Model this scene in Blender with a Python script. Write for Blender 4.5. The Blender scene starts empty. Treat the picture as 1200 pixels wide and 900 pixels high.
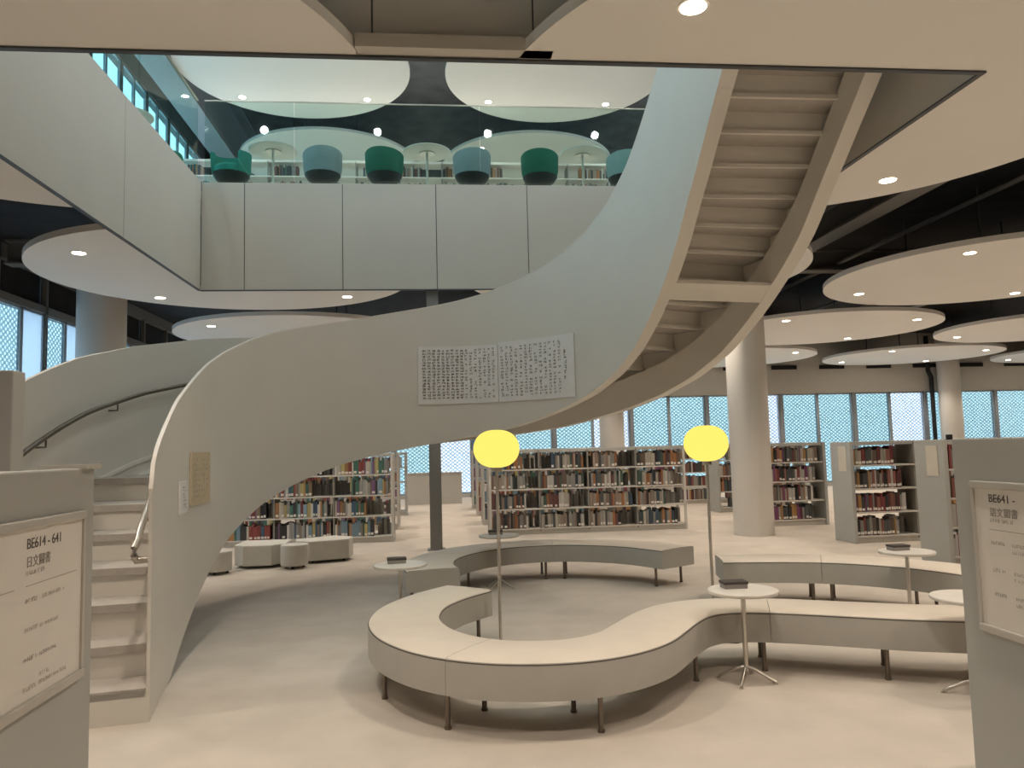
import bpy, math, random
from mathutils import Vector, Matrix
random.seed(7)
C = bpy.context.scene.collection
PI = math.pi
H = 1.4                                   # camera height

# ------------------------------------------------------------------ materials
def nt_new(name):
    m = bpy.data.materials.new(name); m.use_nodes = True
    nt = m.node_tree; nt.nodes.clear()
    out = nt.nodes.new('ShaderNodeOutputMaterial')
    return m, nt, out
def mat(name, col, rough=.6, metal=0., vary=.04, scale=8., bump=0., bscale=200., spec=.4):
    m, nt, out = nt_new(name)
    b = nt.nodes.new('ShaderNodeBsdfPrincipled')
    b.inputs['Roughness'].default_value = rough; b.inputs['Metallic'].default_value = metal
    b.inputs['Specular IOR Level'].default_value = spec
    tc = nt.nodes.new('ShaderNodeTexCoord')
    n = nt.nodes.new('ShaderNodeTexNoise'); n.inputs['Scale'].default_value = scale; n.inputs['Detail'].default_value = 4
    nt.links.new(tc.outputs['Object'], n.inputs['Vector'])
    r = nt.nodes.new('ShaderNodeValToRGB')
    r.color_ramp.elements[0].position = .3; r.color_ramp.elements[1].position = .7
    r.color_ramp.elements[0].color = [max(0, c*(1-vary)) for c in col]+[1]
    r.color_ramp.elements[1].color = [min(1, c*(1+vary)) for c in col]+[1]
    nt.links.new(n.outputs['Fac'], r.inputs['Fac']); nt.links.new(r.outputs['Color'], b.inputs['Base Color'])
    if bump:
        n2 = nt.nodes.new('ShaderNodeTexNoise'); n2.inputs['Scale'].default_value = bscale
        nt.links.new(tc.outputs['Object'], n2.inputs['Vector'])
        bp = nt.nodes.new('ShaderNodeBump'); bp.inputs['Strength'].default_value = bump; bp.inputs['Distance'].default_value = .004
        nt.links.new(n2.outputs['Fac'], bp.inputs['Height']); nt.links.new(bp.outputs['Normal'], b.inputs['Normal'])
    nt.links.new(b.outputs['BSDF'], out.inputs['Surface'])
    return m
def emis(name, col, s):
    m, nt, out = nt_new(name); e = nt.nodes.new('ShaderNodeEmission')
    e.inputs['Color'].default_value = (*col, 1); e.inputs['Strength'].default_value = s
    nt.links.new(e.outputs[0], out.inputs['Surface']); return m
def glassmat(name, tint, refl=.06):
    m, nt, out = nt_new(name)
    t = nt.nodes.new('ShaderNodeBsdfTransparent'); t.inputs[0].default_value = (*tint, 1)
    g = nt.nodes.new('ShaderNodeBsdfGlossy'); g.inputs['Roughness'].default_value = .02; g.inputs['Color'].default_value = (1, 1, 1, 1)
    x = nt.nodes.new('ShaderNodeMixShader'); x.inputs[0].default_value = refl
    nt.links.new(t.outputs[0], x.inputs[1]); nt.links.new(g.outputs[0], x.inputs[2]); nt.links.new(x.outputs[0], out.inputs['Surface'])
    return m
def screenmat(name, axis, col, k=55.):
    """perforated metal sheet: punched holes on a diamond grid"""
    m, nt, out = nt_new(name)
    tc = nt.nodes.new('ShaderNodeTexCoord'); sp = nt.nodes.new('ShaderNodeSeparateXYZ')
    nt.links.new(tc.outputs['Object'], sp.inputs[0])
    def mth(op, a, b=None):
        n = nt.nodes.new('ShaderNodeMath'); n.operation = op
        for i, v in enumerate((a, b)):
            if v is None: continue
            if isinstance(v, (int, float)): n.inputs[i].default_value = v
            else: nt.links.new(v, n.inputs[i])
        return n.outputs[0]
    s1 = mth('SINE', mth('MULTIPLY', sp.outputs[axis], k)); s2 = mth('SINE', mth('MULTIPLY', sp.outputs[2], k*1.25))
    hole = mth('GREATER_THAN', mth('MULTIPLY', s1, s2), .15)
    d = nt.nodes.new('ShaderNodeBsdfDiffuse'); d.inputs[0].default_value = (*col, 1)
    tl = nt.nodes.new('ShaderNodeBsdfTranslucent'); tl.inputs[0].default_value = (*col, 1)
    x0 = nt.nodes.new('ShaderNodeMixShader'); x0.inputs[0].default_value = .62
    nt.links.new(d.outputs[0], x0.inputs[1]); nt.links.new(tl.outputs[0], x0.inputs[2])
    t = nt.nodes.new('ShaderNodeBsdfTransparent')
    x = nt.nodes.new('ShaderNodeMixShader'); nt.links.new(hole, x.inputs[0])
    nt.links.new(x0.outputs[0], x.inputs[1]); nt.links.new(t.outputs[0], x.inputs[2]); nt.links.new(x.outputs[0], out.inputs['Surface'])
    return m
def frosted(name, col):
    m, nt, out = nt_new(name)
    tl = nt.nodes.new('ShaderNodeBsdfTranslucent'); tl.inputs[0].default_value = (*col, 1)
    t = nt.nodes.new('ShaderNodeBsdfTransparent'); t.inputs[0].default_value = (*col, 1)
    x = nt.nodes.new('ShaderNodeMixShader'); x.inputs[0].default_value = .25
    nt.links.new(tl.outputs[0], x.inputs[1]); nt.links.new(t.outputs[0], x.inputs[2]); nt.links.new(x.outputs[0], out.inputs['Surface'])
    return m
def bookmat():
    m, nt, out = nt_new('book_cloth')
    b = nt.nodes.new('ShaderNodeBsdfPrincipled'); b.inputs['Roughness'].default_value = .55
    o = nt.nodes.new('ShaderNodeObjectInfo'); n = nt.nodes.new('ShaderNodeTexNoise'); n.inputs['Scale'].default_value = 12
    mx = nt.nodes.new('ShaderNodeMix'); mx.data_type = 'RGBA'; mx.blend_type = 'MULTIPLY'; mx.inputs[0].default_value = .25
    nt.links.new(o.outputs['Color'], mx.inputs['A']); nt.links.new(n.outputs['Color'], mx.inputs['B'])
    nt.links.new(mx.outputs['Result'], b.inputs['Base Color']); nt.links.new(b.outputs[0], out.inputs['Surface']); return m
def vcolmat():
    m, nt, out = nt_new('book_cloth_many')
    b = nt.nodes.new('ShaderNodeBsdfPrincipled'); b.inputs['Roughness'].default_value = .55
    a = nt.nodes.new('ShaderNodeAttribute'); a.attribute_name = 'Cover'
    nt.links.new(a.outputs['Color'], b.inputs['Base Color']); nt.links.new(b.outputs[0], out.inputs['Surface']); return m

M = dict(
 floor=mat('beige_carpet', (.58, .52, .455), .95, vary=.07, scale=3, bump=.5, bscale=260, spec=.1),
 stair=mat('warm_grey_painted_steel', (.72, .685, .625), .5, vary=.02, scale=2),
 step=mat('grey_carpet_tread', (.46, .42, .38), .9, vary=.06, scale=20, bump=.3),
 steel=mat('brushed_steel', (.62, .58, .53), .3, 1., vary=.05, scale=30),
 darksteel=mat('dark_bronze_rail', (.16, .135, .11), .4, .6),
 fascia=mat('grey_beige_panel', (.56, .53, .475), .55, vary=.02, scale=1.5),
 disc=mat('white_acoustic_plaster', (.80, .77, .72), .8, vary=.015, scale=1),
 dark=mat('black_painted_soffit', (.018, .018, .02), .9, vary=.3, scale=3),
 darku=mat('charcoal_painted_soffit', (.15, .16, .163), .9, vary=.2, scale=2),
 beam=mat('grey_painted_beam', (.17, .165, .155), .6),
 wall=mat('beige_wall_paint', (.55, .52, .47), .8, vary=.02),
 column=mat('fairfaced_column_paint', (.66, .62, .565), .75, vary=.02, scale=2),
 greycol=mat('grey_steel_column', (.25, .25, .245), .5),
 black=mat('black_plastic', (.015, .015, .016), .5),
 frame=mat('grey_aluminium', (.33, .36, .39), .4, .3),
 darkframe=mat('dark_aluminium', (.07, .075, .08), .5),
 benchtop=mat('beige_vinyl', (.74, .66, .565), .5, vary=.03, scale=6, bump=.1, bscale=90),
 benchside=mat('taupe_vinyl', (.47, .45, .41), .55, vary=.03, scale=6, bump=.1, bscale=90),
 piping=mat('dark_taupe_piping', (.12, .10, .085), .7),
 leg=mat('dark_bronze_leg', (.20, .165, .135), .35, .8),
 white=mat('white_laminate', (.80, .75, .69), .35),
 shelf=mat('pale_grey_shelf_steel', (.60, .57, .52), .5, vary=.02),
 shelfdark=mat('taupe_shelf_steel', (.27, .25, .22), .6, vary=.02),
 panel=mat('grey_end_panel', (.42, .42, .395), .55, vary=.015, scale=2),
 plate=mat('cream_plate', (.62, .57, .48), .6),
 paper=mat('sign_paper', (.74, .70, .64), .6, vary=.02),
 oldpaper=mat('yellowed_paper', (.60, .50, .35), .8, vary=.08, scale=30),
 posterpaper=mat('poster_paper', (.82, .79, .775), .8, vary=.03, scale=10),
 ink=mat('grey_brown_ink', (.26, .23, .21), .8),
 ink2=mat('sign_ink', (.10, .09, .08), .7),
 inkgrey=mat('pale_grey_ink', (.34, .31, .28), .7),
 acrylic=mat('satin_sign_rail', (.55, .52, .47), .35, .3),
 darkbox=mat('dark_brown_card', (.07, .06, .055), .6),
 greybox=mat('grey_card', (.32, .30, .28), .6),
 cream=mat('page_block', (.66, .61, .52), .9),
 teal=mat('teal_felt', (.03, .27, .22), .9, bump=.2), green=mat('dark_green_felt', (.02, .16, .105), .9, bump=.2),
 bluegrey=mat('blue_grey_felt', (.30, .37, .41), .9, bump=.2), paleteal=mat('pale_teal_felt', (.33, .46, .47), .9, bump=.2),
 pouf=mat('grey_beige_upholstery', (.62, .60, .55), .8, bump=.15),
 trimring=mat('downlight_ring', (.75, .72, .66), .5),
 lum=emis('downlight_glow', (1., .86, .66), 14.),
 lumcool=emis('upper_downlight_glow', (1., .95, .86), 14.),
 globe=emis('opal_glass_glow', (.74, .59, .115), 1.),
 glass=glassmat('clear_glass', (.93, .97, .97), .05),
 bglass=glassmat('green_tinted_glass', (.84, .93, .905), .07),
 screen_n=screenmat('perforated_screen_metal', 0, (.80, .90, .93), 46.),
 screen_w=screenmat('perforated_screen_metal_side', 1, (.84, .92, .95), 45.),
 frost=frosted('frosted_film', (.55, .60, .66)), glass_u=glassmat('pale_blue_glass', (.52, .68, .72), .05), glass_n=glassmat('blue_tinted_glass', (.50, .56, .565), .05), glass_w=glassmat('grey_blue_glass', (.50, .58, .61), .05), glass_l=glassmat('lavender_tinted_glass', (.68, .66, .69), .05),
 book=bookmat(), books=vcolmat(),
)
# ------------------------------------------------------------------ mesh helpers
class MB:
    def __init__(s): s.v = []; s.f = []; s.m = []; s.c = []
    def face(s, pts, m=0, c=None):
        n = len(s.v); s.v += [tuple(p) for p in pts]; s.f.append(tuple(range(n, n+len(pts)))); s.m.append(m); s.c.append(c)
    def grid(s, rows, m=0, close=False, c=None):
        n = len(s.v); R = len(rows); K = len(rows[0])
        for r in rows: s.v += [tuple(p) for p in r]
        for i in range(R-1):
            for j in range(K if close else K-1):
                a = n+i*K+j; b = n+i*K+(j+1) % K
                s.f.append((a, b, b+K, a+K)); s.m.append(m); s.c.append(c)
    def box(s, x0, x1, y0, y1, z0, z1, m=0, c=None):
        n = len(s.v)
        s.v += [(x, y, z) for z in (z0, z1) for x, y in ((x0, y0), (x1, y0), (x1, y1), (x0, y1))]
        for q in ((3, 2, 1, 0), (4, 5, 6, 7), (0, 1, 5, 4), (1, 2, 6, 5), (2, 3, 7, 6), (3, 0, 4, 7)):
            s.f.append(tuple(n+i for i in q)); s.m.append(m); s.c.append(c)
        return s
    def prism(s, poly, z0, z1, m=0, mtop=None, mbot=None):
        n = len(s.v); k = len(poly)
        s.v += [(x, y, z0) for x, y in poly]+[(x, y, z1) for x, y in poly]
        s.f.append(tuple(n+i for i in reversed(range(k)))); s.m.append(m if mbot is None else mbot); s.c.append(None)
        s.f.append(tuple(n+k+i for i in range(k))); s.m.append(m if mtop is None else mtop); s.c.append(None)
        for i in range(k):
            j = (i+1) % k; s.f.append((n+i, n+j, n+k+j, n+k+i)); s.m.append(m); s.c.append(None)
        return s
    def cyl(s, x, y, z0, z1, r, n=24, r1=None, m=0):
        r1 = r if r1 is None else r1
        b = len(s.v)
        for z, rr in ((z0, r), (z1, r1)):
            s.v += [(x+rr*math.cos(2*PI*i/n), y+rr*math.sin(2*PI*i/n), z) for i in range(n)]
        s.f.append(tuple(b+i for i in reversed(range(n)))); s.m.append(m); s.c.append(None)
        s.f.append(tuple(b+n+i for i in range(n))); s.m.append(m); s.c.append(None)
        for i in range(n):
            j = (i+1) % n; s.f.append((b+i, b+j, b+n+j, b+n+i)); s.m.append(m); s.c.append(None)
        return s
    def lathe(s, prof, x=0, y=0, z=0, n=32, m=0):
        s.grid([[(x+r*math.cos(2*PI*i/n), y+r*math.sin(2*PI*i/n), z+h) for i in range(n)] for r, h in prof], m, True); return s
    def tube(s, pts, r, n=10, m=0):
        pts = [Vector(p) for p in pts]; rows = []
        for i, p in enumerate(pts):
            t = (pts[min(i+1, len(pts)-1)]-pts[max(i-1, 0)]).normalized()
            a = t.cross(Vector((0, 0, 1)))
            if a.length < 1e-3: a = Vector((1, 0, 0))
            a.normalize(); b = t.cross(a)
            rows.append([p+a*r*math.cos(2*PI*k/n)+b*r*math.sin(2*PI*k/n) for k in range(n)])
        s.grid(rows, m, True); s.face(rows[0][::-1], m); s.face(rows[-1], m); return s
    def build(s, name, mats, parent=None, smooth=False, bevel=0., local=False):
        me = bpy.data.meshes.new(name)
        off = Vector((0, 0, 0))
        if parent is not None and not local:
            q = parent
            while q is not None: off += q.location; q = q.parent
        me.from_pydata([tuple(Vector(v)-off) for v in s.v], [], s.f)
        if not isinstance(mats, (list, tuple)): mats = [mats]
        for k in mats: me.materials.append(k)
        me.polygons.foreach_set('material_index', s.m)
        if any(c is not None for c in s.c):
            a = me.color_attributes.new('Cover', 'FLOAT_COLOR', 'CORNER')
            for p, c in zip(me.polygons, s.c):
                for li in p.loop_indices: a.data[li].color = (*(c or (.6, .56, .5)), 1)
        if smooth:
            me.shade_smooth()
        me.update()
        o = bpy.data.objects.new(name, me); C.objects.link(o)
        if parent is not None: o.parent = parent
        if smooth and hasattr(me, 'set_sharp_from_angle'): me.set_sharp_from_angle(angle=math.radians(38))
        if bevel:
            b = o.modifiers.new('edge_bevel', 'BEVEL'); b.width = bevel; b.segments = 2; b.limit_method = 'ANGLE'
        return o
def tag(o, label, cat, group=None):
    o['label'] = label; o['category'] = cat
    if group: o['group'] = group
    return o
def thing(name, loc, label, cat, group=None, rz=0):
    o = bpy.data.objects.new(name, None); C.objects.link(o); o.location = loc; o.rotation_euler.z = rz
    o.empty_display_size = .1
    return tag(o, label, cat, group)
def struct(mb, name, mats, parent=None, **k):
    o = mb.build(name, mats, parent, **k)
    if parent is None: o['kind'] = 'structure'
    return o
def catmull(P, n=12):
    P = [Vector(p) for p in P]; Q = [2*P[0]-P[1]]+P+[2*P[-1]-P[-2]]; out = []
    for i in range(1, len(Q)-2):
        a, b, c, d = Q[i-1:i+3]
        for k in range(n):
            t = k/n; out.append(.5*((2*b)+(-a+c)*t+(2*a-5*b+4*c-d)*t*t+(-a+3*b-3*c+d)*t**3))
    out.append(P[-1]); return out
def interp(x, T):
    if x <= T[0][0]: return T[0][1]
    for (a, u), (b, v) in zip(T, T[1:]):
        if x <= b: return u+(v-u)*(x-a)/(b-a)
    return T[-1][1]
def norms(P):
    out = []
    for i in range(len(P)):
        t = P[min(i+1, len(P)-1)]-P[max(i-1, 0)]; t = Vector((t.x, t.y)).normalized(); out.append(Vector((-t.y, t.x)))
    return out

# ------------------------------------------------------------------ geometry constants
VX0, VX1, VY0, VY1 = -3.22, 3.47, 4.38, 10.90       # atrium opening
ZC, ZU = 3.70, 5.15                                  # disc level, upper floor level
XW, XE, YS, YN = -6.5, 21., -4., 22.8                # room
GX = [-3.93+2.66*i for i in range(9)]; GY = [3.76+2.55*j for j in range(-2, 8)]
invoid = lambda x, y: VX0 < x < VX1 and VY0 < y < VY1

# ------------------------------------------------------------------ setting
struct(MB().box(XW-.3, XE, YS, YN+.3, -.15, 0), 'floor', M['floor'])
def ring(z0, z1, y_s=VY0):
    mb = MB()
    mb.box(XW, VX0-.12, YS, YN, z0, z1); mb.box(VX1+.12, XE, YS, YN, z0, z1)
    mb.box(VX0-.12, VX1+.12, VY1+.12, YN, z0, z1); mb.box(VX0-.12, VX1+.12, YS, y_s-.12, z0, z1); return mb
struct(ring(4.72, 4.80), 'ceiling', M['dark'])
struct(ring(ZU-.12, ZU, 3.72), 'floor_upper', M['floor'])
struct(MB().box(XW-.3, XE, YS, YN+.3, 10.6, 10.7), 'ceiling_upper', M['darku'])
# atrium fascias with open panel joints
def fascia(name, a, b, fixed, axis, joints, z0=ZC, z1=5.24, th=.03, sgn=1):
    mb = MB(); e = [a]+joints+[b]
    for p, q in zip(e, e[1:]):
        lo, hi = sorted((fixed, fixed+sgn*th))
        if axis == 0: mb.box(p+.005, q-.005, lo, hi, z0, z1)
        else: mb.box(lo, hi, p+.005, q-.005, z0, z1)
    lo, hi = sorted((fixed+sgn*.01, fixed+sgn*(th-.004)))
    if axis == 0: mb.box(a, b, lo, hi, z0+.01, z1-.01, 1)
    else: mb.box(lo, hi, a, b, z0+.01, z1-.01, 1)
    return struct(mb, name, [M['fascia'], M['darkframe']], bevel=.004)
fascia('wall_atrium_north', VX0, VX1, VY1, 0, [-2.63, -1.27, .06, 1.39, 2.72])
fascia('wall_atrium_west', VY0, VY1, VX0, 1, [5.6, 8.25], sgn=-1)
fascia('wall_atrium_east', VY0, VY1, VX1, 1, [7.0])
fascia('wall_atrium_south', VX0, VX1, VY0, 0, [-.33, .62], z1=4.2, sgn=-1)
# dark shadow gap strip along the bottom of the fascias
struct(MB().box(VX0-.032, VX0+.004, VY0, VY1, ZC-.012, ZC)
       .box(VX0, VX1, VY1-.004, VY1+.032, ZC-.012, ZC)
       .box(VX1-.004, VX1+.032, VY0, VY1, ZC-.012, ZC)
       .box(VX0-.032, VX1+.032, VY0-.032, VY0+.004, ZC-.012, ZC), 'trim_1', M['darkframe'])
struct(MB().box(-.42, .72, VY0-.13, VY0-.04, ZC, ZC+.08), 'trim_5', M['fascia'])
# walls: north (windows), west (windows), east and south closed
mb = MB(); mb.box(XW, XE, YN, YN+.25, 2.87, 4.8); mb.box(XW, XE, YN, YN+.25, 0, .10)
wins_n = []
x = -5.95
while x < 19.5:
    mid = -.04 if abs(x+2.38-5) < 0 else 0
    wins_n.append((x, x+2.30)); x += 2.38
mb.box(x-.08, XE, YN, YN+.25, .10, 2.87); mb.box(XW, -6.15, YN, YN+.25, .1, 2.87)
struct(mb, 'wall_north', M['wall'])
mb = MB()
for a, b in wins_n: mb.box(a-.08, a, YN+.02, YN+.22, .10, 2.87)
struct(mb, 'trim_4', M['frame'])
mb = MB()
for i in range(14): mb.box(-2+1.55*i, -1.2+1.55*i, YN-.05, YN, 3.62, 3.74)
struct(mb, 'trim_2', M['dark'])
def window(i, a, b, z0, z1, axis, pos, frost_right, gl='glass', gr='frost'):
    mb = MB(); t = .045; m = (a+b)/2
    def bx(mb, p, q, u, v, d0, d1, k=0):
        if axis == 0: mb.box(p, q, pos+d0, pos+d1, u, v, k)
        else: mb.box(pos-d1*.5, pos-d0*.5, p, q, u, v, k)
    for p, q, u, v in ((a, a+t, z0, z1), (b-t, b, z0, z1), (a, b, z0, z0+t), (a, b, z1-t, z1), (m-.04, m+.04, z0, z1)):
        bx(mb, p, q, u, v, .06, .16)
    f = mb.build('window_%d' % i, M['frame']); f['kind'] = 'structure'
    pn = MB(); bx(pn, a+t, m-.04, z0+t, z1-t, .10, .112); pn.build('pane', M[gl], f)
    pn = MB(); bx(pn, m+.04, b-t, z0+t, z1-t, .10, .112); pn.build('pane', M[gr] if frost_right else M[gl], f)
wi = 1
for k, (a, b) in enumerate(wins_n):
    window(wi, a, b, .10, 2.87, 0, YN, k % 2 == 0, 'glass_n', 'glass_l'); wi += 1
# west wall
mb = MB(); mb.box(XW-.25, XW, YS, 9.0, 0, 5.3); mb.box(XW-.25, XW, YS, 9.0, 9.85, 10.6); mb.box(XW-.25, XW, YS, 9., 5.3, 5.31); mb.box(XW-.25, XW, 9.0, YN+.25, 0, .1); mb.box(XW-.25, XW, 9., YN+.25, 3.86, 3.98)
mb.box(XW-.25, XW, 9., YN+.25, 4.5, 5.3); mb.box(XW-.25, XW, 9., YN+.25, 9.85, 10.6)
y = 9.2; wins_w = []
while y < 22.3:
    wins_w.append((y, y+1.40)); mb.box(XW-.08, XW, y-.06, y, .1, 10.6); y += 1.46
mb.box(XW-.25, XW, y-.06, YN+.25, .1, 10.6)
for i in range(8): mb.box(XW-.08, XW, 9.2-1.46*(i+1)-.06, 9.2-1.46*(i+1), 5.3, 9.85)
struct(mb, 'wall_west', M['beam'])
for k, (a, b) in enumerate(wins_w):
    window(wi, a, b, .1, 3.86, 1, XW, True, 'glass_w'); wi += 1
    window(wi, a, b, 5.3, 9.85, 1, XW, True, 'glass_u', 'glass_u'); wi += 1
for i in range(8): window(wi, 9.2-1.46*(i+1), 9.2-1.46*i-.06, 5.3, 9.85, 1, XW, True, 'glass_u', 'glass_u'); wi += 1
mb = MB()
for a, b in wins_w: mb.box(XW-.2, XW-.12, a, b, 3.98, 4.5)
struct(mb, 'trim_3', M['dark'])
struct(MB().box(XE, XE+.2, YS, YN+.25, 0, 4.8), 'wall_east', M['wall'])
struct(MB().box(XW-.25, XE, YS-.2, YS, 0, 4.8), 'wall_south', M['wall'])
struct(MB().box(XW-.25, XE, YS-.2, YS, 5.15, 10.7), 'wall_upper_south', M['wall'])
struct(MB().box(XW-.25, XE, YN, YN+.25, 4.8, 10.7), 'wall_upper_north', M['darku'])
# perforated screens outside the glass
tag(MB().box(XW-2, XE+2, YN+.95, YN+.955, -.1, 4.7).build('perforated_screen', M['screen_n']),
    'pale blue perforated metal screen outside the long far windows', 'screen')
tag(MB().box(XW-1.155, XW-1.15, -3, YN+.9, -.1, 5.0).build('perforated_screen', M['screen_w']),
    'pale blue perforated metal screen outside the windows left of the staircase', 'screen')
# structure under the slab
def beam(x0, x1, y0, y1, z0, z1, label, m='beam'):
    mb = MB()
    if y1-y0 > x1-x0:
        w = x1-x0; c = (x0+x1)/2
        mb.box(x0, x1, y0, y1, z0, z0+.03); mb.box(x0, x1, y0, y1, z1-.03, z1); mb.box(c-.02, c+.02, y0, y1, z0+.03, z1-.03)
    else:
        c = (y0+y1)/2
        mb.box(x0, x1, y0, y1, z0, z0+.03); mb.box(x0, x1, y0, y1, z1-.03, z1); mb.box(x0, x1, c-.02, c+.02, z0+.03, z1-.03)
    return tag(mb.build('ceiling_beam', M[m]), label, 'beam')
beam(5.55, 5.85, 4.6, 22.7, 4.3, 4.72, 'grey steel beam crossing the dark ceiling behind the upper right stair')
beam(10.6, 10.85, 4.6, 22.7, 4.32, 4.72, 'grey steel beam in the dark ceiling at the far right edge')
beam(3.6, 20.5, 12.55, 12.8, 4.35, 4.72, 'grey cross beam above the gap between far right ceiling discs')
beam(-6.4, -5.0, 12.0, 12.25, 4.35, 4.72, 'grey beam running to the left window wall')
beam(-5.55, -5.0, 9.5, 22.7, 9.0, 10.6, 'broad grey beam below the upper floor ceiling at left', 'frame')
beam(-.75, 1.0, 3.80, 4.05, 4.22, 4.72, 'steel beam flange seen between the two nearest ceiling discs', 'fascia')
tag(MB().box(-.9, 1.1, 1.2, 3.75, 4.55, 4.71).box(-.9, 1.1, 2.6, 2.63, 4.53, 4.55).build('soffit_panel', M['panel']),
    'dark grey soffit panel between the two nearest ceiling discs', 'panel')
for px, lab in ((7.1, 'thin pipe under the dark ceiling above the right bookcase'), (9.0, 'thin pipe under the dark ceiling at far right')):
    tag(MB().tube([(px, 5.5, 4.5), (px, 22.6, 4.5)], .035).build('ceiling_pipe', M['beam']), lab, 'pipe')

# columns
def column(x, y, r, z1, label, m='column'):
    o = MB().cyl(x, y, 0, z1, r, 48).build('column', M[m], smooth=True); return tag(o, label, 'column')
column(4.80, 11.42, .30, 4.72, 'thick round beige column right of the staircase')
column(4.85, 20.9, .34, 4.72, 'round beige column by the far windows behind the long bookcase')
column(-5.62, 13.55, .385, 4.72, 'round pale column behind the left flight of the staircase')
column(15.95, 22.4, .32, 4.72, 'round beige column before the far right windows')
tag(MB().tube([(15.52, 22.62, 0), (15.52, 22.62, 3.3), (15.46, 22.66, 3.5), (15.46, 22.66, 4.6)], .07, 14).build('drain_pipe', M['black'], smooth=True),
    'black vertical pipe beside the far right column', 'pipe')
mb = MB()
mb.box(-.10, .07, 11.0, 11.02, 0, ZC); mb.box(-.10, .07, 11.15, 11.17, 0, ZC); mb.box(-.03, 0, 11.02, 11.15, 0, ZC)
mb.box(-.10, .07, 11.018, 11.152, 0, ZC)
mb.box(-.14, .11, 10.96, 11.21, 0, .015)
tag(mb.build('steel_post', M['greycol']), 'slim grey steel post under the staircase landing', 'post')
tag(MB().box(-.82, .66, 20.3, 20.38, 0, .79).box(-.84, .68, 20.28, 20.40, .79, .82).build('low_partition', M['wall']),
    'low beige partition wall behind the slim grey post', 'partition')
# glazed door
mb = MB()
for q in ((1.0, 1.05, 0, 2.4), (1.75, 1.8, 0, 2.4), (1.0, 1.8, 2.35, 2.4), (1.0, 1.8, 0, .08)): mb.box(q[0], q[1], YN-.06, YN-.01, q[2], q[3])
d = struct(mb, 'door_1', M['frame'])
MB().box(1.05, 1.75, YN-.04, YN-.03, .08, 2.35).build('pane', M['frost'], d)

# ------------------------------------------------------------------ ceiling discs with downlights
def clip(poly, a, b, c):           # keep a*x+b*y <= c
    out = []
    for i in range(len(poly)):
        p, q = poly[i], poly[(i+1) % len(poly)]; dp, dq = a*p[0]+b*p[1]-c, a*q[0]+b*q[1]-c
        if dp <= 0: out.append(p)
        if dp*dq < 0: t = dp/(dp-dq); out.append((p[0]+(q[0]-p[0])*t, p[1]+(q[1]-p[1])*t))
    return out
lamp_shared = bpy.data.lights.new('downlight_beam', 'SPOT')
lamp_shared.energy = 82; lamp_shared.color = (1, .86, .71); lamp_shared.spot_size = math.radians(113); lamp_shared.spot_blend = .5; lamp_shared.shadow_soft_size = .03
lamp_up = bpy.data.lights.new('upper_downlight_beam', 'SPOT')
lamp_up.energy = 200; lamp_up.color = (.95, 1, .94); lamp_up.spot_size = math.radians(110); lamp_up.spot_blend = .7; lamp_up.shadow_soft_size = .08
lamp_void_fill = lamp_up.copy(); lamp_void_fill.energy = 46; lamp_void_fill.color = (.96, 1, .95); lamp_void_fill.spot_size = math.radians(160); lamp_void_fill.shadow_soft_size = .08  # added fill for the atrium: no fixture is modelled for these lamps
def spot(x, y, z, data):
    o = bpy.data.objects.new('downlight_beam', data); C.objects.link(o); o.location = (x, y, z)
def disc(cx, cy, label, z=ZC, r=2.3, void=True, upper=False):
    circ = [(cx+r*math.cos(2*PI*i/128), cy+r*math.sin(2*PI*i/128)) for i in range(128)]
    if (cx, cy) == (2.72, 10.13): circ = clip(circ, 2.08/2.45, 1.29/2.45, (cx*2.08+cy*1.29)/2.45+2.1)
    ps = [circ]
    if void:
        g = .036
        L = clip(circ, 1, 0, VX0-g); R = clip(circ, -1, 0, -(VX1+g))
        mid = clip(clip(circ, -1, 0, -(VX0-g)), 1, 0, VX1+g)
        ps = [L, R, clip(mid, 0, -1, -(VY1+g)), clip(mid, 0, 1, VY0-g)]
    t = thing('ceiling_disc', (cx, cy, z), label, 'ceiling panel', 'round ceiling discs upstairs' if upper else 'round ceiling discs')
    mb = MB()
    for p in ps:
        if len(p) > 2: mb.prism(p, z, z+.07)
    mb.build('disc_panel', M['disc'], t)
    for sx in (-1, 1):
        for sy in (-1, 1):
            x, y = cx+sx*.8, cy+sy*.8
            if not (void and invoid(x, y)): MB().cyl(x, y, z+.07, (4.72 if not upper else 10.6), .012, 8).build('hanger_rod', M['darkframe'], t)
    for sx in (-1, 1):
        for sy in (-1, 1):
            x, y = cx+sx*1.33, cy+sy*1.275
            if void and invoid(x, y): continue
            dl = MB().cyl(x, y, z-.006, z+.001, .085, 28).build('downlight', M['trimring'], t)
            MB().cyl(x, y, z-.009, z-.005, .068, 28).build('lens', M['lumcool' if upper else 'lum'], dl)
            spot(x, y, z-.02, lamp_up if upper else lamp_shared)
dx = [-2.6, 2.72, 8.04, 13.36, 18.68]; dy = [5.03, 10.13, 15.23, 20.33]
names = {(0, 0): 'nearest ceiling disc at upper left, cut straight by the atrium opening',
 (1, 0): 'nearest ceiling disc at upper right, cut straight by the atrium opening',
 (0, 1): 'pale ceiling disc below the far left corner of the atrium',
 (1, 1): 'pale ceiling disc mostly hidden behind the right flight of the staircase',
 (0, 2): 'ceiling disc peeking out just above the left stair balustrade',
 (1, 2): 'ceiling disc behind the staircase landing', (2, 0): 'ceiling disc beyond the top right corner',
 (2, 1): 'large lit ceiling disc nearest the right edge of the photo',
 (2, 2): 'lit ceiling disc directly right of the thick column top',
 (2, 3): 'small ceiling disc just right of the thick column, below a bigger one',
 (3, 1): 'ceiling disc beyond the right edge', (3, 2): 'ceiling disc at the right edge, third row from the front',
 (3, 3): 'flat looking far ceiling disc above the far right window wall',
 (4, 3): 'farthest ceiling disc at the right edge above the windows'}
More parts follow.
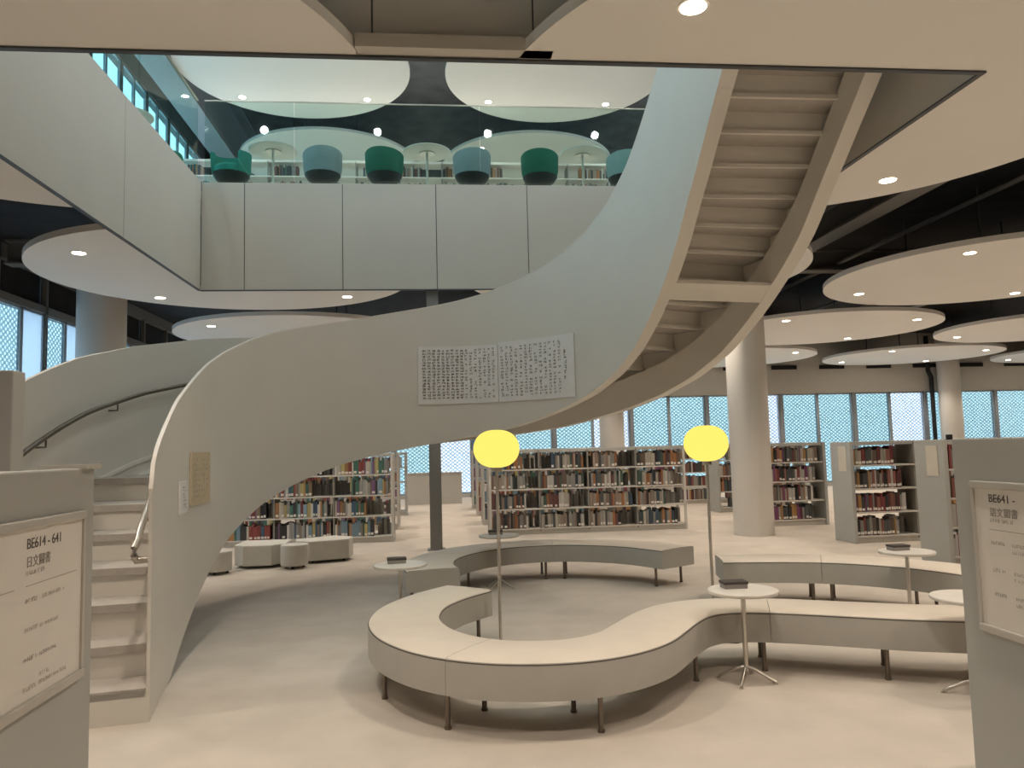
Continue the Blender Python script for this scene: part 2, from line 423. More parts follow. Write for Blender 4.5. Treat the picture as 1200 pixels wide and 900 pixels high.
for (i, j), lab in names.items():
    if (i, j) in ((3, 1), (2, 0)): continue
    disc(dx[i], dy[j], lab)
for (cx, cy, lab) in ((-2.7, 15.2, 'left one of the two big discs above the upper floor tables'), (2.62, 15.2, 'right one of the two big discs above the upper floor tables'),
                      (-2.7, 20.4, 'far left disc low behind the green and grey upper chairs'), (2.62, 20.4, 'far right disc low behind the blue and green upper chairs')):
    disc(cx, cy, lab, 9.1, 2.3, False, True)
# downlights of the ceiling overhead, behind the photographer and off to the right
for x in GX[:7]:
    for y in GY[:2]: spot(x, y, ZC-.02, lamp_shared)
for x, y in ((6.71, 3.76), (6.71, 6.31), (9.37, 3.76), (9.37, 6.31), (12.03, 8.86), (12.03, 11.41), (14.69, 8.86), (14.69, 11.41), (1.39, 19.06), (1.39, 21.6), (4.05, 19.06), (4.05, 21.6), (-1.27, 19.06), (-3.93, 19.06), (-1.27, 21.6)):
    spot(x, y, ZC-.02, lamp_shared)

for x in GX[:4]:
    for y in (3.76, 6.31, 8.86, 11.41): spot(x, y, 9.08, lamp_void_fill)  # unseen lamps high over the opening, added to brighten stair and fascias
# ------------------------------------------------------------------ staircase
PL = [(-1.54,4.39),(-1.66,5.0),(-1.73,5.6),(-1.75,6.2),(-1.71,6.9),(-1.55,7.55),(-1.2,8.2),(-.65,8.65),(0,8.82),(.6,8.7),(1.15,8.3),(1.6,7.75),(1.9,7.15),(2.05,6.5),(2.07,5.8),(2.07,5.0),(2.07,4.2),(2.07,3.6)]
IN = catmull([(a, b, 0) for a, b in PL]); NI = norms(IN)
IN = [Vector((p.x, p.y)) for p in IN]; OUT = [p+n*1.2 for p, n in zip(IN, NI)]
S = [0.]
for i in range(1, len(IN)): S.append(S[-1]+((IN[i]+OUT[i])/2-(IN[i-1]+OUT[i-1])/2).length)
TT = [(0,1.22),(.05,1.34),(.15,1.42),(.31,1.49),(.65,1.62),(.97,1.76),(1.3,1.88),(1.62,2.0),(1.95,2.12),(2.32,2.24),(2.73,2.35),(3.12,2.46),(3.54,2.56),(3.97,2.66),(4.47,2.745),(4.95,2.83),(5.43,2.915),(5.91,2.99),(6.37,3.055),(6.82,3.115),(7.27,3.18),(7.73,3.26),(8.15,3.355),(8.58,3.48),(9.0,3.635),(9.41,3.845),(9.81,4.12),(10.22,4.47),(10.62,4.80),(11.0,5.09),(11.4,5.38),(12,5.80),(12.6,6.2),(13.6,6.28)]
BT = [(0,0),(.65,0),(.8,.02),(.97,.08),(1.3,.22),(1.62,.36),(1.95,.51),(2.32,.66),(2.73,.78),(3.12,.89),(3.54,1.0),(3.97,1.1),(4.47,1.2),(4.95,1.29),(5.43,1.365),(5.91,1.425),(6.37,1.48),(6.82,1.53),(7.27,1.58),(7.73,1.645),(8.15,1.73),(8.58,1.83),(9,1.95),(9.41,2.11),(9.81,2.32),(10.22,2.60),(10.62,2.89),(11.02,3.17),(11.38,3.46),(11.79,3.79),(12.19,4.10),(12.6,4.42),(13.6,5.0)]
def at_s(s, a=0.):                  # plan point at arclength s, a=0 inner .. 1 outer
    for i in range(len(S)-1):
        if s <= S[i+1]:
            t = (s-S[i])/(S[i+1]-S[i]); break
    else: i, t = len(S)-2, 1.
    p = IN[i].lerp(IN[i+1], t); q = OUT[i].lerp(OUT[i+1], t); return p.lerp(q, a)
st = thing('spiral_staircase', (-.1, 6.5, 0), 'sweeping curved grey staircase rising from the floor to the upper storey', 'staircase')
W = 1.2
def ribbon(name, d0, d1, zb, zt, s0, s1, m, base, n=150):
    """solid strip between two offsets d0,d1 (metres from the inner line)"""
    rows = []
    for k in range(n+1):
        s = s0+(s1-s0)*k/n; p0, p1 = at_s(s, d0/W), at_s(s, d1/W); b, t = zb(s), zt(s)
        rows.append([(p0.x, p0.y, b), (p0.x, p0.y, t), (p1.x, p1.y, t), (p1.x, p1.y, b)])
    mb = MB(); mb.grid(rows, 0, True); mb.face(rows[0]); mb.face(rows[-1][::-1])
    return mb.build(name, m, base, smooth=True)
fb = lambda s: interp(s, BT); ft = lambda s: interp(s, TT)
SE = S[-1]
ribbon('inner_balustrade', 0, .018, fb, ft, 0, SE, M['stair'], st, 220)
ribbon('outer_balustrade', W-.03, W, lambda s: max(0, fb(s)), lambda s: ft(s)-.01, .12, SE, M['stair'], st, 220)
ribbon('inner_stringer', .018, .12, fb, lambda s: fb(s)+.06, .95, SE, M['stair'], st, 200)
ribbon('outer_stringer', W-.13, W-.03, fb, lambda s: fb(s)+.35, 1.2, SE, M['stair'], st, 200)
# white edge cap on top of the inner balustrade
ribbon('edge_cap', -.002, .02, lambda s: ft(s), lambda s: ft(s)+.012, .0, SE, M['white'], st, 220)
RH = .1775
RS = [0, .27, .58, .87, 1.28, 1.62, 2.19, 3.45, 4.5, 5.7, 6.8, 7.6, 8.2, 8.7, 9.1, 9.45, 9.75, 10.02]
s_r19 = [s for s in [x*.01 for x in range(1000, 1200)] if at_s(s, .5).y <= 6.79][0]
RS += [s_r19+.258*k for k in range(11)]
for k in range(len(RS)-1):
    z = RH*(k+1); a, b = RS[k], RS[k+1]; n = max(2, int((b-a)/.12))
    mb = MB(); rows = []
    for i in range(n+1):
        s = a-.02+(b-a+.02)*i/n; p, q = at_s(max(0, s), .018/W), at_s(max(0, s), 1-.03/W)
        rows.append([(p.x, p.y, z-.045), (p.x, p.y, z), (q.x, q.y, z), (q.x, q.y, z-.045)])
    mb.grid(rows, 0, True); mb.face(rows[0]); mb.face(rows[-1][::-1])
    # riser plate below the nosing
    r0 = []
    for ds in (0, .025):
        p, q = at_s(a+ds, .018/W), at_s(a+ds, 1-.03/W); r0.append([(p.x, p.y), (q.x, q.y)])
    zl = z-RH-(.045 if k else 0)
    poly = [r0[0][0], r0[0][1], r0[1][1], r0[1][0]]
    mb.prism(poly, zl, z-.01, 1)
    # folded lip under the riser foot
    if k > 8:
        p, q = at_s(a+.03, .03/W), at_s(a+.03, 1-.03/W); p2, q2 = at_s(a+.055, .03/W), at_s(a+.055, 1-.03/W)
        mb.prism([p[:], q[:], q2[:], p2[:]], zl-.012, zl+.02, 1)
    mb.build('step', [M['step'], M['stair']], st)
# cross beam where the straight flight starts
rows = []
for s, z in ((10.54, fb(10.54)+.002), (10.37, fb(10.37)+.002)):
    p, q = at_s(s, .03/W), at_s(s, 1-.03/W); rows.append([(p.x, p.y, z), (q.x, q.y, z), (q.x, q.y, z+.03), (p.x, p.y, z+.03)])
mb = MB(); mb.grid(rows, 0, True); mb.face(rows[0]); mb.face(rows[-1]); mb.build('cross_beam', M['stair'], st)
# handrails on both inner faces
def rail(name, d, s0, s1, off, n=60, loop=False):
    pts = [Vector((*at_s(s0+(s1-s0)*k/n, d/W), ft(s0+(s1-s0)*k/n)+off)) for k in range(n+1)]
    if loop:
        p = pts[0]; w = at_s(s0, .03/W)
        pts = [Vector((w.x, w.y, p.z-.10)), Vector((p.x, p.y-.02, p.z-.10)), Vector((p.x, p.y-.05, p.z-.07)), Vector((p.x, p.y-.05, p.z-.03))]+pts
    h = MB().tube(pts, .02, 12).build(name, M['steel' if loop else 'darksteel'], st, smooth=True)
    s = s0+.35
    while s < s1:
        p = at_s(s, d/W); w = at_s(s, (.03 if d < .6 else W-.03)/W); z = ft(s)+off
        MB().tube([(p.x, p.y, z), (p.x, p.y, z-.075), (w.x, w.y, z-.075)], .008, 8).build('bracket', M['darksteel'], h)
        s += 1.05
rail('handrail', .085, .10, 9.5, -.44, 120, True)
rail('handrail', W-.11, .3, 9.5, -.46, 120)
ribbon('skirting', W-.045, W-.03, lambda s: max(.0, ft(s)-1.12), lambda s: max(.02, ft(s)-1.085), .9, 8.5, M['white'], st, 120)

# papers hung on the staircase balustrade
def on_wall(s, z, off=.012):
    p = at_s(s); q = at_s(s, .05); n = (p-q).normalized(); return Vector((p.x+n.x*off, p.y+n.y*off, z))
def glyph(mb, s, z, w, h, m, rnd, strokes=5, off=.014):
    """one brushed character: a few short strokes inside a w x h cell"""
    for _ in range(strokes):
        if rnd.random() < .55:
            y = z-h*rnd.uniform(.1, .9); a = s+w*rnd.uniform(.0, .35); b = s+w*rnd.uniform(.6, .95); t = h*rnd.uniform(.05, .12)
            mb.face([on_wall(a, y, off), on_wall(b, y+h*rnd.uniform(-.1, .15), off), on_wall(b, y+t, off), on_wall(a, y+t, off)], m)
        else:
            x = s+w*rnd.uniform(.15, .8); t = w*rnd.uniform(.06, .14); u = z-h*rnd.uniform(0, .3); v = z-h*rnd.uniform(.6, 1.); k = w*rnd.uniform(-.15, .15)
            mb.face([on_wall(x+k, v, off), on_wall(x+k+t, v, off), on_wall(x+t, u, off), on_wall(x, u, off)], m)
def sheet(mb, s0, s1, z0, z1, m=0, n=24, off=.012):
    rows = []
    for k in range(n+1):
        s = s0+(s1-s0)*k/n
        rows.append([on_wall(s, z0, .002), on_wall(s, z0, off), on_wall(s, z1, off), on_wall(s, z1, .002)])
    mb.grid(rows, m, True); mb.face(rows[0], m); mb.face(rows[-1][::-1], m)
rnd = random.Random(3)
mb = MB(); sheet(mb, 6.10, 7.46, 1.925, 2.585); sheet(mb, 7.475, 8.74, 1.925, 2.60)
ncol = 31
for c in range(ncol):
    s = 6.16+c*(8.62-6.16)/ncol
    if abs(s-7.44) < .05: continue
    if c == ncol-1:
        for r in range(6): glyph(mb, s+.02, 2.44-r*.055, .06, .05, 1, rnd, 6)
        continue
    dense = c < 9; top = 2.55; r = 0; z = top
    while z > 1.99:
        if dense or rnd.random() < .86: glyph(mb, s, z, .062 if not dense else .075, .030, 1, rnd, 8 if dense else 5)
        z -= .034
tag(mb.build('calligraphy_poster', [M['posterpaper'], M['ink']]), 'wide white two sheet poster of handwritten columns hung on the staircase', 'poster')
mb = MB(); sheet(mb, 1.36, 1.92, 1.05, 1.43)
for c in range(6):
    for r in range(8):
        if rnd.random() < .8: glyph(mb, 1.42+c*.075, 1.39-r*.038, .05, .03, 1, rnd, 3)
tag(mb.build('paper_notice', [M['oldpaper'], M['ink']]), 'small yellowed sheet of handwriting on the stair balustrade near its foot', 'paper')
mb = MB(); sheet(mb, 1.0, 1.26, 1.02, 1.235)
for r in range(7): glyph(mb, 1.06, 1.2-r*.023, .16, .016, 1, rnd, 3)
tag(mb.build('paper_notice', [M['posterpaper'], M['inkgrey']]), 'small white caption sheet left of the yellowed sheet on the balustrade', 'paper')

# ------------------------------------------------------------------ upper floor glass, tables, chairs, bookcase
g = thing('glass_balustrade', (0, 10.98, 5.24), 'frameless green tinted glass balustrade along the far edge of the upper floor', 'balustrade')
xs = [-3.2, -1.95, .72, 3.44]
for a, b in zip(xs, xs[1:]): MB().box(a+.006, b-.006, 10.95, 10.965, 5.2, 6.45).build('glass_panel', M['bglass'], g)
MB().box(-3.2, 3.44, 10.945, 10.97, 6.45, 6.462).build('edge_strip', M['steel'], g)
g = thing('glass_balustrade', (-3.29, 7.6, 5.24), 'frameless glass balustrade on the left edge of the upper floor', 'balustrade')
for a, b in ((4.4, 6.1), (6.1, 8.8), (8.8, 10.95)): MB().box(-3.30, -3.285, a+.006, b-.006, 5.2, 6.45).build('glass_panel', M['bglass'], g)
MB().box(-3.305, -3.28, 4.4, 10.95, 6.45, 6.462).build('edge_strip', M['steel'], g)

def tub_chair(x, y, rz, m, label, fullback=True):
    t = thing('tub_chair', (x, y, ZU), label, 'chair', 'upper floor tub chairs', rz)
    # shell: wraps 250 degrees, open towards +y (local)
    mb = MB(); n = 40; a0, a1 = math.radians(90+52), math.radians(90+308); R0, R1 = .285, .225
    rows = []
    for i in range(n+1):
        a = a0+(a1-a0)*i/n; f = .5-.5*math.cos(2*PI*i/n)
        zt = .77+.05*f; zb = .45
        ca, sa = math.cos(a), math.sin(a)
        rows.append([(R0*.93*ca, R0*.93*sa, zb), (R0*ca, R0*sa, zb+.08), (R0*1.04*ca, R0*1.04*sa, zt-.02), ((R0*1.0)*ca, (R0*1.0)*sa, zt), (R1*ca, R1*sa, zt-.01), (R1*ca, R1*sa, .50)])
    mb.grid(rows, 0); mb.face(rows[0]); mb.face(rows[-1][::-1])
    mb.build('backrest', m, t, smooth=True, local=True)
    MB().lathe([(0, .45), (.22, .45), (.255, .46), (.255, .54), (.23, .57), (0, .58)], n=32).build('seat', m, t, smooth=True, local=True)
    MB().lathe([(0, .31), (.12, .315), (.22, .37), (.268, .445), (.268, .455), (0, .455)], n=32).build('seat_shell', M['black'], t, smooth=True, local=True)
    b = MB().cyl(0, 0, .02, .32, .03, 16); b.lathe([(0, .025), (.05, .03), (.24, .012), (.25, 0), (0, 0)], n=32)
    b.build('pedestal', M['steel'], t, smooth=True, local=True)
    return t
tub_chair(-3.0, 11.62, PI*.93, M['teal'], 'teal tub chair facing the glass at the left end upstairs')
tub_chair(-1.64, 11.58, .3, M['bluegrey'], 'blue grey tub chair between two green ones, left half of the upper floor')
tub_chair(-.71, 11.58, -.5, M['green'], 'dark green tub chair left of the middle table upstairs')
tub_chair(.63, 11.58, .35, M['bluegrey'], 'blue grey tub chair right of the middle table upstairs')
tub_chair(1.69, 11.58, -.2, M['green'], 'dark green tub chair left of the right hand table upstairs')
tub_chair(3.05, 11.58, .1, M['paleteal'], 'pale teal tub chair half hidden by the stair balustrade upstairs')
tub_chair(-4.05, 11.75, 1.4, M['green'], 'dark green chair seen through the left glass by the upper windows')
def bistro(x, y, label, r=.37, h=.91):
    t = thing('bistro_table', (x, y, ZU), label, 'table', 'upper floor round tables')
    MB().lathe([(0, h-.025), (r-.01, h-.025), (r, h-.015), (r, h-.004), (r-.005, h), (0, h)], n=48).build('table_top', M['white'], t, local=True, smooth=True)
    MB().lathe([(0, h-.04), (.12, h-.04), (.12, h-.026), (0, h-.026)], n=24).build('mounting_plate', M['steel'], t, local=True)
    MB().cyl(0, 0, .02, h-.03, .018, 16).build('pole', M['white'], t, local=True, smooth=True)
    MB().lathe([(0, .03), (.03, .03), (.21, .012), (.22, 0), (0, 0)], n=32).build('base', M['white'], t, local=True, smooth=True)
bistro(-2.41, 11.75, 'white round pedestal table at left behind the upper glass')
bistro(-.06, 11.75, 'white round pedestal table in the middle behind the upper glass')
bistro(2.41, 11.75, 'white round pedestal table at right behind the upper glass')
bistro(-4.25, 10.9, 'white round table by the upper left windows', .36, 1.05)

# ------------------------------------------------------------------ bookcases and books
def bookcase(x0, x1, yf, label, h=1.37, depth=.46, bay=.9, ends=(False, False), z=0, tiers=4, plate=None, white=False, nb=None):
    t = thing('bookcase', ((x0+x1)/2, yf+depth/2, z), label, 'bookcase', 'low double sided library bookcases')
    ms = M['white'] if white else M['shelf']
    n = nb or max(1, round((x1-x0)/bay)); bw = (x1-x0)/n
    th = (h-.10)/tiers
    for k, xx in enumerate((x0, x1)):
        if ends[k]:
            w = .05; a = xx-w if k == 0 else xx
            e = MB().box(a, a+w, yf-.03, yf+depth+.03, z, z+h).build('end_panel', M['panel'], t, bevel=.006)
            if plate:
                px = a-.008 if k == 0 else a+w
                MB().box(px, px+.008, yf+.07, yf+.27, z+h-.40, z+h-.06).build('label_plate', M['plate'], e)
        else:
            a = xx-.02
            MB().box(a, a+.04, yf, yf+.03, z, z+h).box(a, a+.04, yf+depth-.03, yf+depth, z, z+h).box(a+.005, a+.035, yf+.03, yf+depth-.03, z+h-.05, z+h).box(a+.005, a+.035, yf+.03, yf+depth-.03, z, z+.08).build('upright', M['shelf'], t)
    for i in range(1, n):
        a = x0+bw*i; MB().box(a-.012, a+.012, yf+.02, yf+depth-.02, z+.05, z+h-.02).build('upright', M['shelfdark'], t)
    for j in range(tiers):
        zz = z+.10+th*j
        MB().box(x0, x1, yf, yf+depth, zz-.022, zz).build('shelf_board', ms, t, bevel=.002)
    MB().box(x0, x1, yf+.02, yf+depth-.02, z+h-.05, z+h).build('top_panel', M['panel'] if not white else M['white'], t, bevel=.003)
    MB().box(x0, x1, yf+.03, yf+depth-.03, z, z+.078).build('plinth', ms, t)
    return dict(t=t, x0=x0, x1=x1, yf=yf, z=z, th=th, tiers=tiers, n=n, bw=bw, depth=depth, h=h)
PAL = {
 'mixed': [((.30,.05,.04),'dark red'),((.42,.19,.05),'orange'),((.06,.13,.22),'navy blue'),((.05,.18,.13),'green'),((.55,.50,.40),'cream'),((.62,.60,.56),'white'),((.04,.04,.045),'black'),((.24,.17,.11),'brown'),((.22,.10,.22),'purple'),((.20,.33,.42),'pale blue'),((.50,.40,.12),'ochre'),((.33,.32,.30),'grey')],
 'dull': [((.035,.033,.035),'black'),((.62,.58,.52),'white'),((.20,.13,.09),'brown'),((.50,.44,.35),'cream'),((.09,.10,.10),'charcoal'),((.32,.30,.27),'grey'),((.17,.06,.05),'maroon'),((.05,.09,.14),'navy blue'),((.38,.27,.20),'tan'),((.46,.17,.04),'orange'),((.07,.13,.10),'dark green')],
 'red': [((.26,.04,.04),'dark red'),((.16,.035,.04),'maroon'),((.035,.033,.035),'black'),((.36,.12,.08),'brick red'),((.50,.44,.35),'cream'),((.20,.13,.09),'brown'),((.24,.05,.16),'magenta'),((.09,.10,.10),'charcoal'),((.30,.28,.25),'grey'),((.5,.25,.05),'orange'),((.58,.54,.5),'white')],
}
specs = []     # every book: position, size, colour, where
ORD = ['bottom', 'third', 'second', 'top']
def fill(bc, pal, key, where, seed, vis=(-99, 99), lo=.35, hi=.95, big=1., back=True):
    r = random.Random(seed); P = PAL[pal]; W5 = P[:6]
    for j in range(bc['tiers']):
        z = bc['z']+.10+bc['th']*j
        num = 0
        for b in range(bc['n']):
            xa = bc['x0']+bc['bw']*b+.02; xb = xa+bc['bw']-.04; x = xa; run = 0
            end = xa+(xb-xa)*r.uniform(lo, hi); start = xa+(xb-xa)*(0 if r.random() < .75 else r.uniform(0, .3)); x = start
            cur = r.choice(P)
            while x < end:
                if r.random() < .82: cur = r.choice(P)
                w = r.choice((.018, .022, .026, .030, .036, .042, .05))*big; h = min(r.uniform(.19, .255), bc['th']-.05); d = r.uniform(.14, .18)
                if x+w > xb: break
                k_ = r.uniform(.8, 1.2) if pal == 'mixed' else r.uniform(.6, 1.0); c = tuple(max(.01, (u*.8+.2*sum(cur[0])/3)*k_) for u in cur[0]); num += 1
                y = bc['yf']+.012+r.uniform(0, .02)
                specs.append(dict(x=x+w/2, y=y, z=z, w=w, h=h, d=d, c=c, cn=cur[1], key=key, where=where, tier=j, num=num, vis=vis[0] <= x <= vis[1] and key != 'far'))
                x += w+.0012
            # backs of the books standing on the far side of the same bay
            if back:
                x = xa
                while x < xb-.03:
                    w = r.uniform(.02, .045); h = r.uniform(.17, .25)
                    if r.random() < .85:
                        g = r.uniform(.10, .36); specs.append(dict(x=x+w/2, y=bc['yf']+bc['depth']/2+.02, z=z, w=w, h=h, d=.17, c=(g, g*.94, g*.84), cn='', key='far', where='', tier=j, num=0, vis=False))
                    x += w+.002
bC = bookcase(.86, 4.10, 12.5, 'long low bookcase of dark and white books behind the back curved bench', nb=4)
fill(bC, 'dull', 'C', 'of the middle bookcase', 11, (.9, 4.1), .55, .95, 1.05)
bL = bookcase(-5.19, -.69, 12.2, 'long low bookcase of colourful books seen under the left stair flight', nb=5)
fill(bL, 'mixed', 'L', 'of the stair bookcase', 12, (-2.9, -.69), .5, 1., 1.1)
bR = bookcase(5.64, 7.44, 10.0, 'low bookcase of red and dark books at right with a grey end panel', ends=(True, True), plate=True, nb=2)
fill(bR, 'red', 'R', 'of the grey ended bookcase', 13, (5.64, 6.99), .6, .95, 1.1)
b2 = bookcase(5.30, 6.45, 12.38, 'low bookcase directly right of the thick beige column', ends=(False, True), nb=1)
fill(b2, 'red', 'R2', 'of the thick column bookcase', 14, (5.6, 6.45), .75, .98, 1.1)
far = []
far.append((bookcase(.86, 4.1, 14.3, 'second bookcase row, its open end showing behind the long middle bookcase', nb=4), 'mixed'))
far.append((bookcase(.86, 4.1, 16.3, 'third bookcase row, its open end showing behind the left globe lamp', nb=4), 'mixed'))
far.append((bookcase(.86, 4.1, 18.3, 'farthest bookcase row by the bright glass door', nb=4), 'mixed'))
far.append((bookcase(-4.29, -.69, 14.0, 'second bookcase row showing its end behind the one under the stair', nb=4, ends=(False, False)), 'mixed'))
far.append((bookcase(-4.29, -.69, 17.0, 'third bookcase row under the stair, with a beige end panel', nb=4, ends=(False, True)), 'mixed'))
far.append((bookcase(5.72, 7.5, 15.2, 'narrow strip of bookcase between right globe lamp and thick column', nb=2, ends=(True, True)), 'dull'))
far.append((bookcase(4.8, 7.5, 17.6, 'far bookcase of dark red books behind the right globe lamp', nb=3), 'red'))
far.append((bookcase(5.60, 7.4, 8.0, 'bookcase whose grey end panel shows left of the near right panel', nb=2, ends=(True, True), plate=True), 'red'))
for k, (b, pal) in enumerate(far): fill(b, pal, 'far', '', 30+k, back=False, lo=.6, hi=1.)
bu = bookcase(-5.4, 4.0, 16.6, 'tall white bookcase behind the chairs on the upper floor', h=2.62, z=ZU, tiers=7, white=True, nb=10, depth=.4)
fill(bu, 'dull', 'far', '', 50, back=False, lo=.4, hi=.95)
# the 300 books that show largest are objects, the rest one mass
def look(s):
    return s['w']*s['h']/(s['y']**2)
vis = sorted([s for s in specs if s['vis']], key=look, reverse=True)[:300]
ids = set(id(s) for s in vis)
def book_shape(mb, w, h, d, m0=0, c=None):
    k = 5; sp = []
    for i in range(k+1):
        a = PI*i/k; sp.append((-w/2*math.cos(a), -.006*math.sin(a)))
    cov = sp+[(w/2, d), (w/2-.002, d), (w/2-.002, .004), (-w/2+.002, .004), (-w/2+.002, d), (-w/2, d)]
    mb.prism(cov, 0, h, 0)
    mb.box(-w/2+.002, w/2-.002, .005, d-.004, .003, h-.004, 1)
    mb.box(-w/2*.8, w/2*.8, -.0066, -.004, .02, .055, 2)
base = MB(); book_shape(base, .03, .23, .16)
src = base.build('book', [M['book'], M['cream'], M['paper']], local=True)
bme = src.data; bpy.data.objects.remove(src)
ordn = lambda n: '%d%s' % (n, 'th' if 10 <= n % 100 <= 20 else {1: 'st', 2: 'nd', 3: 'rd'}.get(n % 10, 'th'))
for s in vis:
    o = bpy.data.objects.new('book', bme); C.objects.link(o)
    o.location = (s['x'], s['y'], s['z']); o.scale = (s['w']/.03, s['d']/.16, s['h']/.23); o.color = (*s['c'], 1)
    tag(o, '%s book, %s from left on the %s shelf %s' % (s['cn'], ordn(s['num']), ORD[s['tier']], s['where']), 'book', 'books '+s['where'][3:])
mb = MB()
for s in specs:
    if id(s) in ids: continue
    mb.box(s['x']-s['w']/2, s['x']+s['w']/2, s['y'], s['y']+s['d'], s['z'], s['z']+s['h'], 0, s['c'])
o = mb.build('books', M['books']); o['kind'] = 'stuff'; tag(o, 'remaining rows of books on the far and hidden shelves', 'books')

# ------------------------------------------------------------------ curved benches
def bench(name_label, near, wid, side, seams, z0=.185, z1=.37, legs=None):
    """near: plan curve; the seat extends wid to the given side"""
    P = catmull([(a, b, 0) for a, b in near], 10); N = norms(P); P = [Vector((p.x, p.y)) for p in P]
    A = P; B = [p+n*wid*side for p, n in zip(P, N)]
    cx = sum(p.x for p in A)/len(A); cy = sum(p.y for p in A)/len(A)
    t = thing('curved_bench', (cx, cy, 0), *name_label)
    cuts = [0]+[int(len(A)*f) for f in seams]+[len(A)-1]
    def at(i, f): return A[i].lerp(B[i], f)
    for a, b in zip(cuts, cuts[1:]):
        rows = []
        for i in range(a, b+1):
            u = at(i, 0); v = at(i, 1); e = (v-u).normalized(); q = .022
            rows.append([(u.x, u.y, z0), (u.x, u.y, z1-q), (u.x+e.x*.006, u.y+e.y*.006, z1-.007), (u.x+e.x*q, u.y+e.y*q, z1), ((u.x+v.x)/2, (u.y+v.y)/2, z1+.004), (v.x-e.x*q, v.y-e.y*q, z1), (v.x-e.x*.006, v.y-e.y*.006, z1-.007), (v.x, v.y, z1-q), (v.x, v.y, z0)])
        # pull the seam ends in a touch so the modules read as separate cushions
        for idx, j in ((0, 1), (-1, -2)):
            d = (Vector(rows[j][0])-Vector(rows[idx][0])).normalized()*.0015
            rows[idx] = [tuple(Vector(p)+d) for p in rows[idx]]
        mb = MB(); K = 9; base = 0
        for r in rows: mb.v += r
        for i in range(len(rows)-1):
            for j in range(K):
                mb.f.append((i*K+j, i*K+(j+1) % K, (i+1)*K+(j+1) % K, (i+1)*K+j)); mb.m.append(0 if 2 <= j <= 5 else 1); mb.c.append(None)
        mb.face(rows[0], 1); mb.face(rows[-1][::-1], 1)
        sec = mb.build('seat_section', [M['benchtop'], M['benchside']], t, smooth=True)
        for f in (0, 1):
            pts = []
            for i in range(a, b+1):
                u = at(i, f); e = (at(i, 1-f)-u).normalized(); pts.append((u.x+e.x*.003, u.y+e.y*.003, z1-.014))
            MB().tube(pts, .0032, 6).build('piping', M['piping'], sec)
    for i, f in legs(cuts, len(A)):
        p = at(i, f); mb = MB().cyl(p.x, p.y, .012, z0, .0135, 12); mb.cyl(p.x, p.y, 0, .013, .018, 12)
        mb.build('leg', M['leg'], t, smooth=True)
    return t, A, B
A_in = [(.39,5.73),(.20,5.50),(.06,5.24),(.01,4.99),(.02,4.79),(.08,4.58),(.20,4.38),(.36,4.25),(.55,4.20),(.72,4.22),(.88,4.33),(1.02,4.52),(1.16,4.72),(1.32,4.90),(1.52,5.03),(1.74,5.08),(2.0,5.06),(2.28,4.96),(2.6,4.80),(2.9,4.65),(3.3,4.52),(3.75,4.46)]
def legsA(c, n):
    out = []
    for i in (3, 20, 46, 65, 88, 124, c[2]-2, 186, n-3): out += [(max(1, min(n-2, i)), .14), (max(1, min(n-2, i)), .86)]
    return out
# near edge follows the inner line; width 0.44 to the outside
bench(('long winding beige bench with an S curve in the foreground', 'bench'), A_in, .44, -1, (.315, .79), legs=legsA)
def legsB(c, n):
    out = []
    for i in (3, c[1]-3, c[1]+3, c[2]-2, c[2]+3, n-4): out += [(i, .12), (i, .88)]
    return out
bench(('curved grey bench arcing round the left globe lamp at the back', 'bench'), [(.19,6.86),(.15,7.10),(.17,7.40),(.29,7.70),(.52,7.98),(.85,8.17),(1.22,8.21),(1.58,8.10),(1.92,7.84),(2.18,7.43)], .47, 1, (.34, .66), legs=legsB)
bench(('gently curved bench at right behind the foreground one', 'bench'), [(2.47,6.58),(2.85,6.50),(3.22,6.38),(3.5,6.2),(3.72,5.97),(3.86,5.73),(3.98,5.4)], .46, 1, (.36,), legs=lambda c, n: [(2, .12), (2, .88), (c[1]-2, .12), (c[1]+2, .12), (c[1]-2, .88), (c[1]+2, .88), (n-18, .12), (n-18, .88), (n-3, .12), (n-3, .88)])

# ------------------------------------------------------------------ side tables and the boxes on them
def side_table(x, y, label, rz=0, r=.205, h=.53):
    t = thing('side_table', (x, y, 0), label, 'table', 'small white side tables', rz)
    MB().lathe([(0, h-.02), (r-.004, h-.02), (r, h-.014), (r, h-.004), (r-.004, h), (0, h)], n=56).build('table_top', M['white'], t, local=True, smooth=True)
    MB().cyl(0, 0, .06, h-.02, .0145, 16).build('pole', M['steel'], t, local=True, smooth=True)
    for k in range(4):
        a = PI/4+k*PI/2; c, s = math.cos(a), math.sin(a)
        MB().tube([(0, 0, .085), (.05*c, .05*s, .07), (.165*c, .165*s, .012)], .0095, 10).cyl(.165*c, .165*s, 0, .006, .013, 12).build('leg', M['steel'], t, local=True, smooth=True)
def card_box(x, y, z, rz, label, dark=False):
    t = thing('card_box', (x, y, z), label, 'box', 'small boxes on the side tables', rz)
    MB().box(-.07, .07, -.045, .045, 0, .03).build('box_body', M['greybox'], t, local=True, bevel=.002)
    MB().box(-.074, .074, -.049, .049, .026, .042).build('lid', M['darkbox'], t, local=True, bevel=.002)
T = [(1.80, 4.50, 'white round side table in front of the S curved bench', .2, 'dark lidded box on the nearest white side table'),
     (-.29, 6.10, 'white round side table at the left behind the winding bench', .5, 'dark lidded box on the left side table'),
     (.62, 7.86, 'white round side table before the back curved bench', .1, 'dark lidded box on the back side table beside the lamp'),
     (3.66, 6.07, 'white round side table at the back right near the red books', .3, 'dark lidded box on the back right side table'),
     (2.90, 4.02, 'white round side table half hidden by the near right panel', .25, None)]
T[3] = (3.62, 5.72, T[3][2], .3, T[3][4])
for x, y, lab, rz, bl in T:
    side_table(x, y, lab, rz)
    if bl: card_box(x-.03, y+.06, .53, rz*.4-.1, bl)
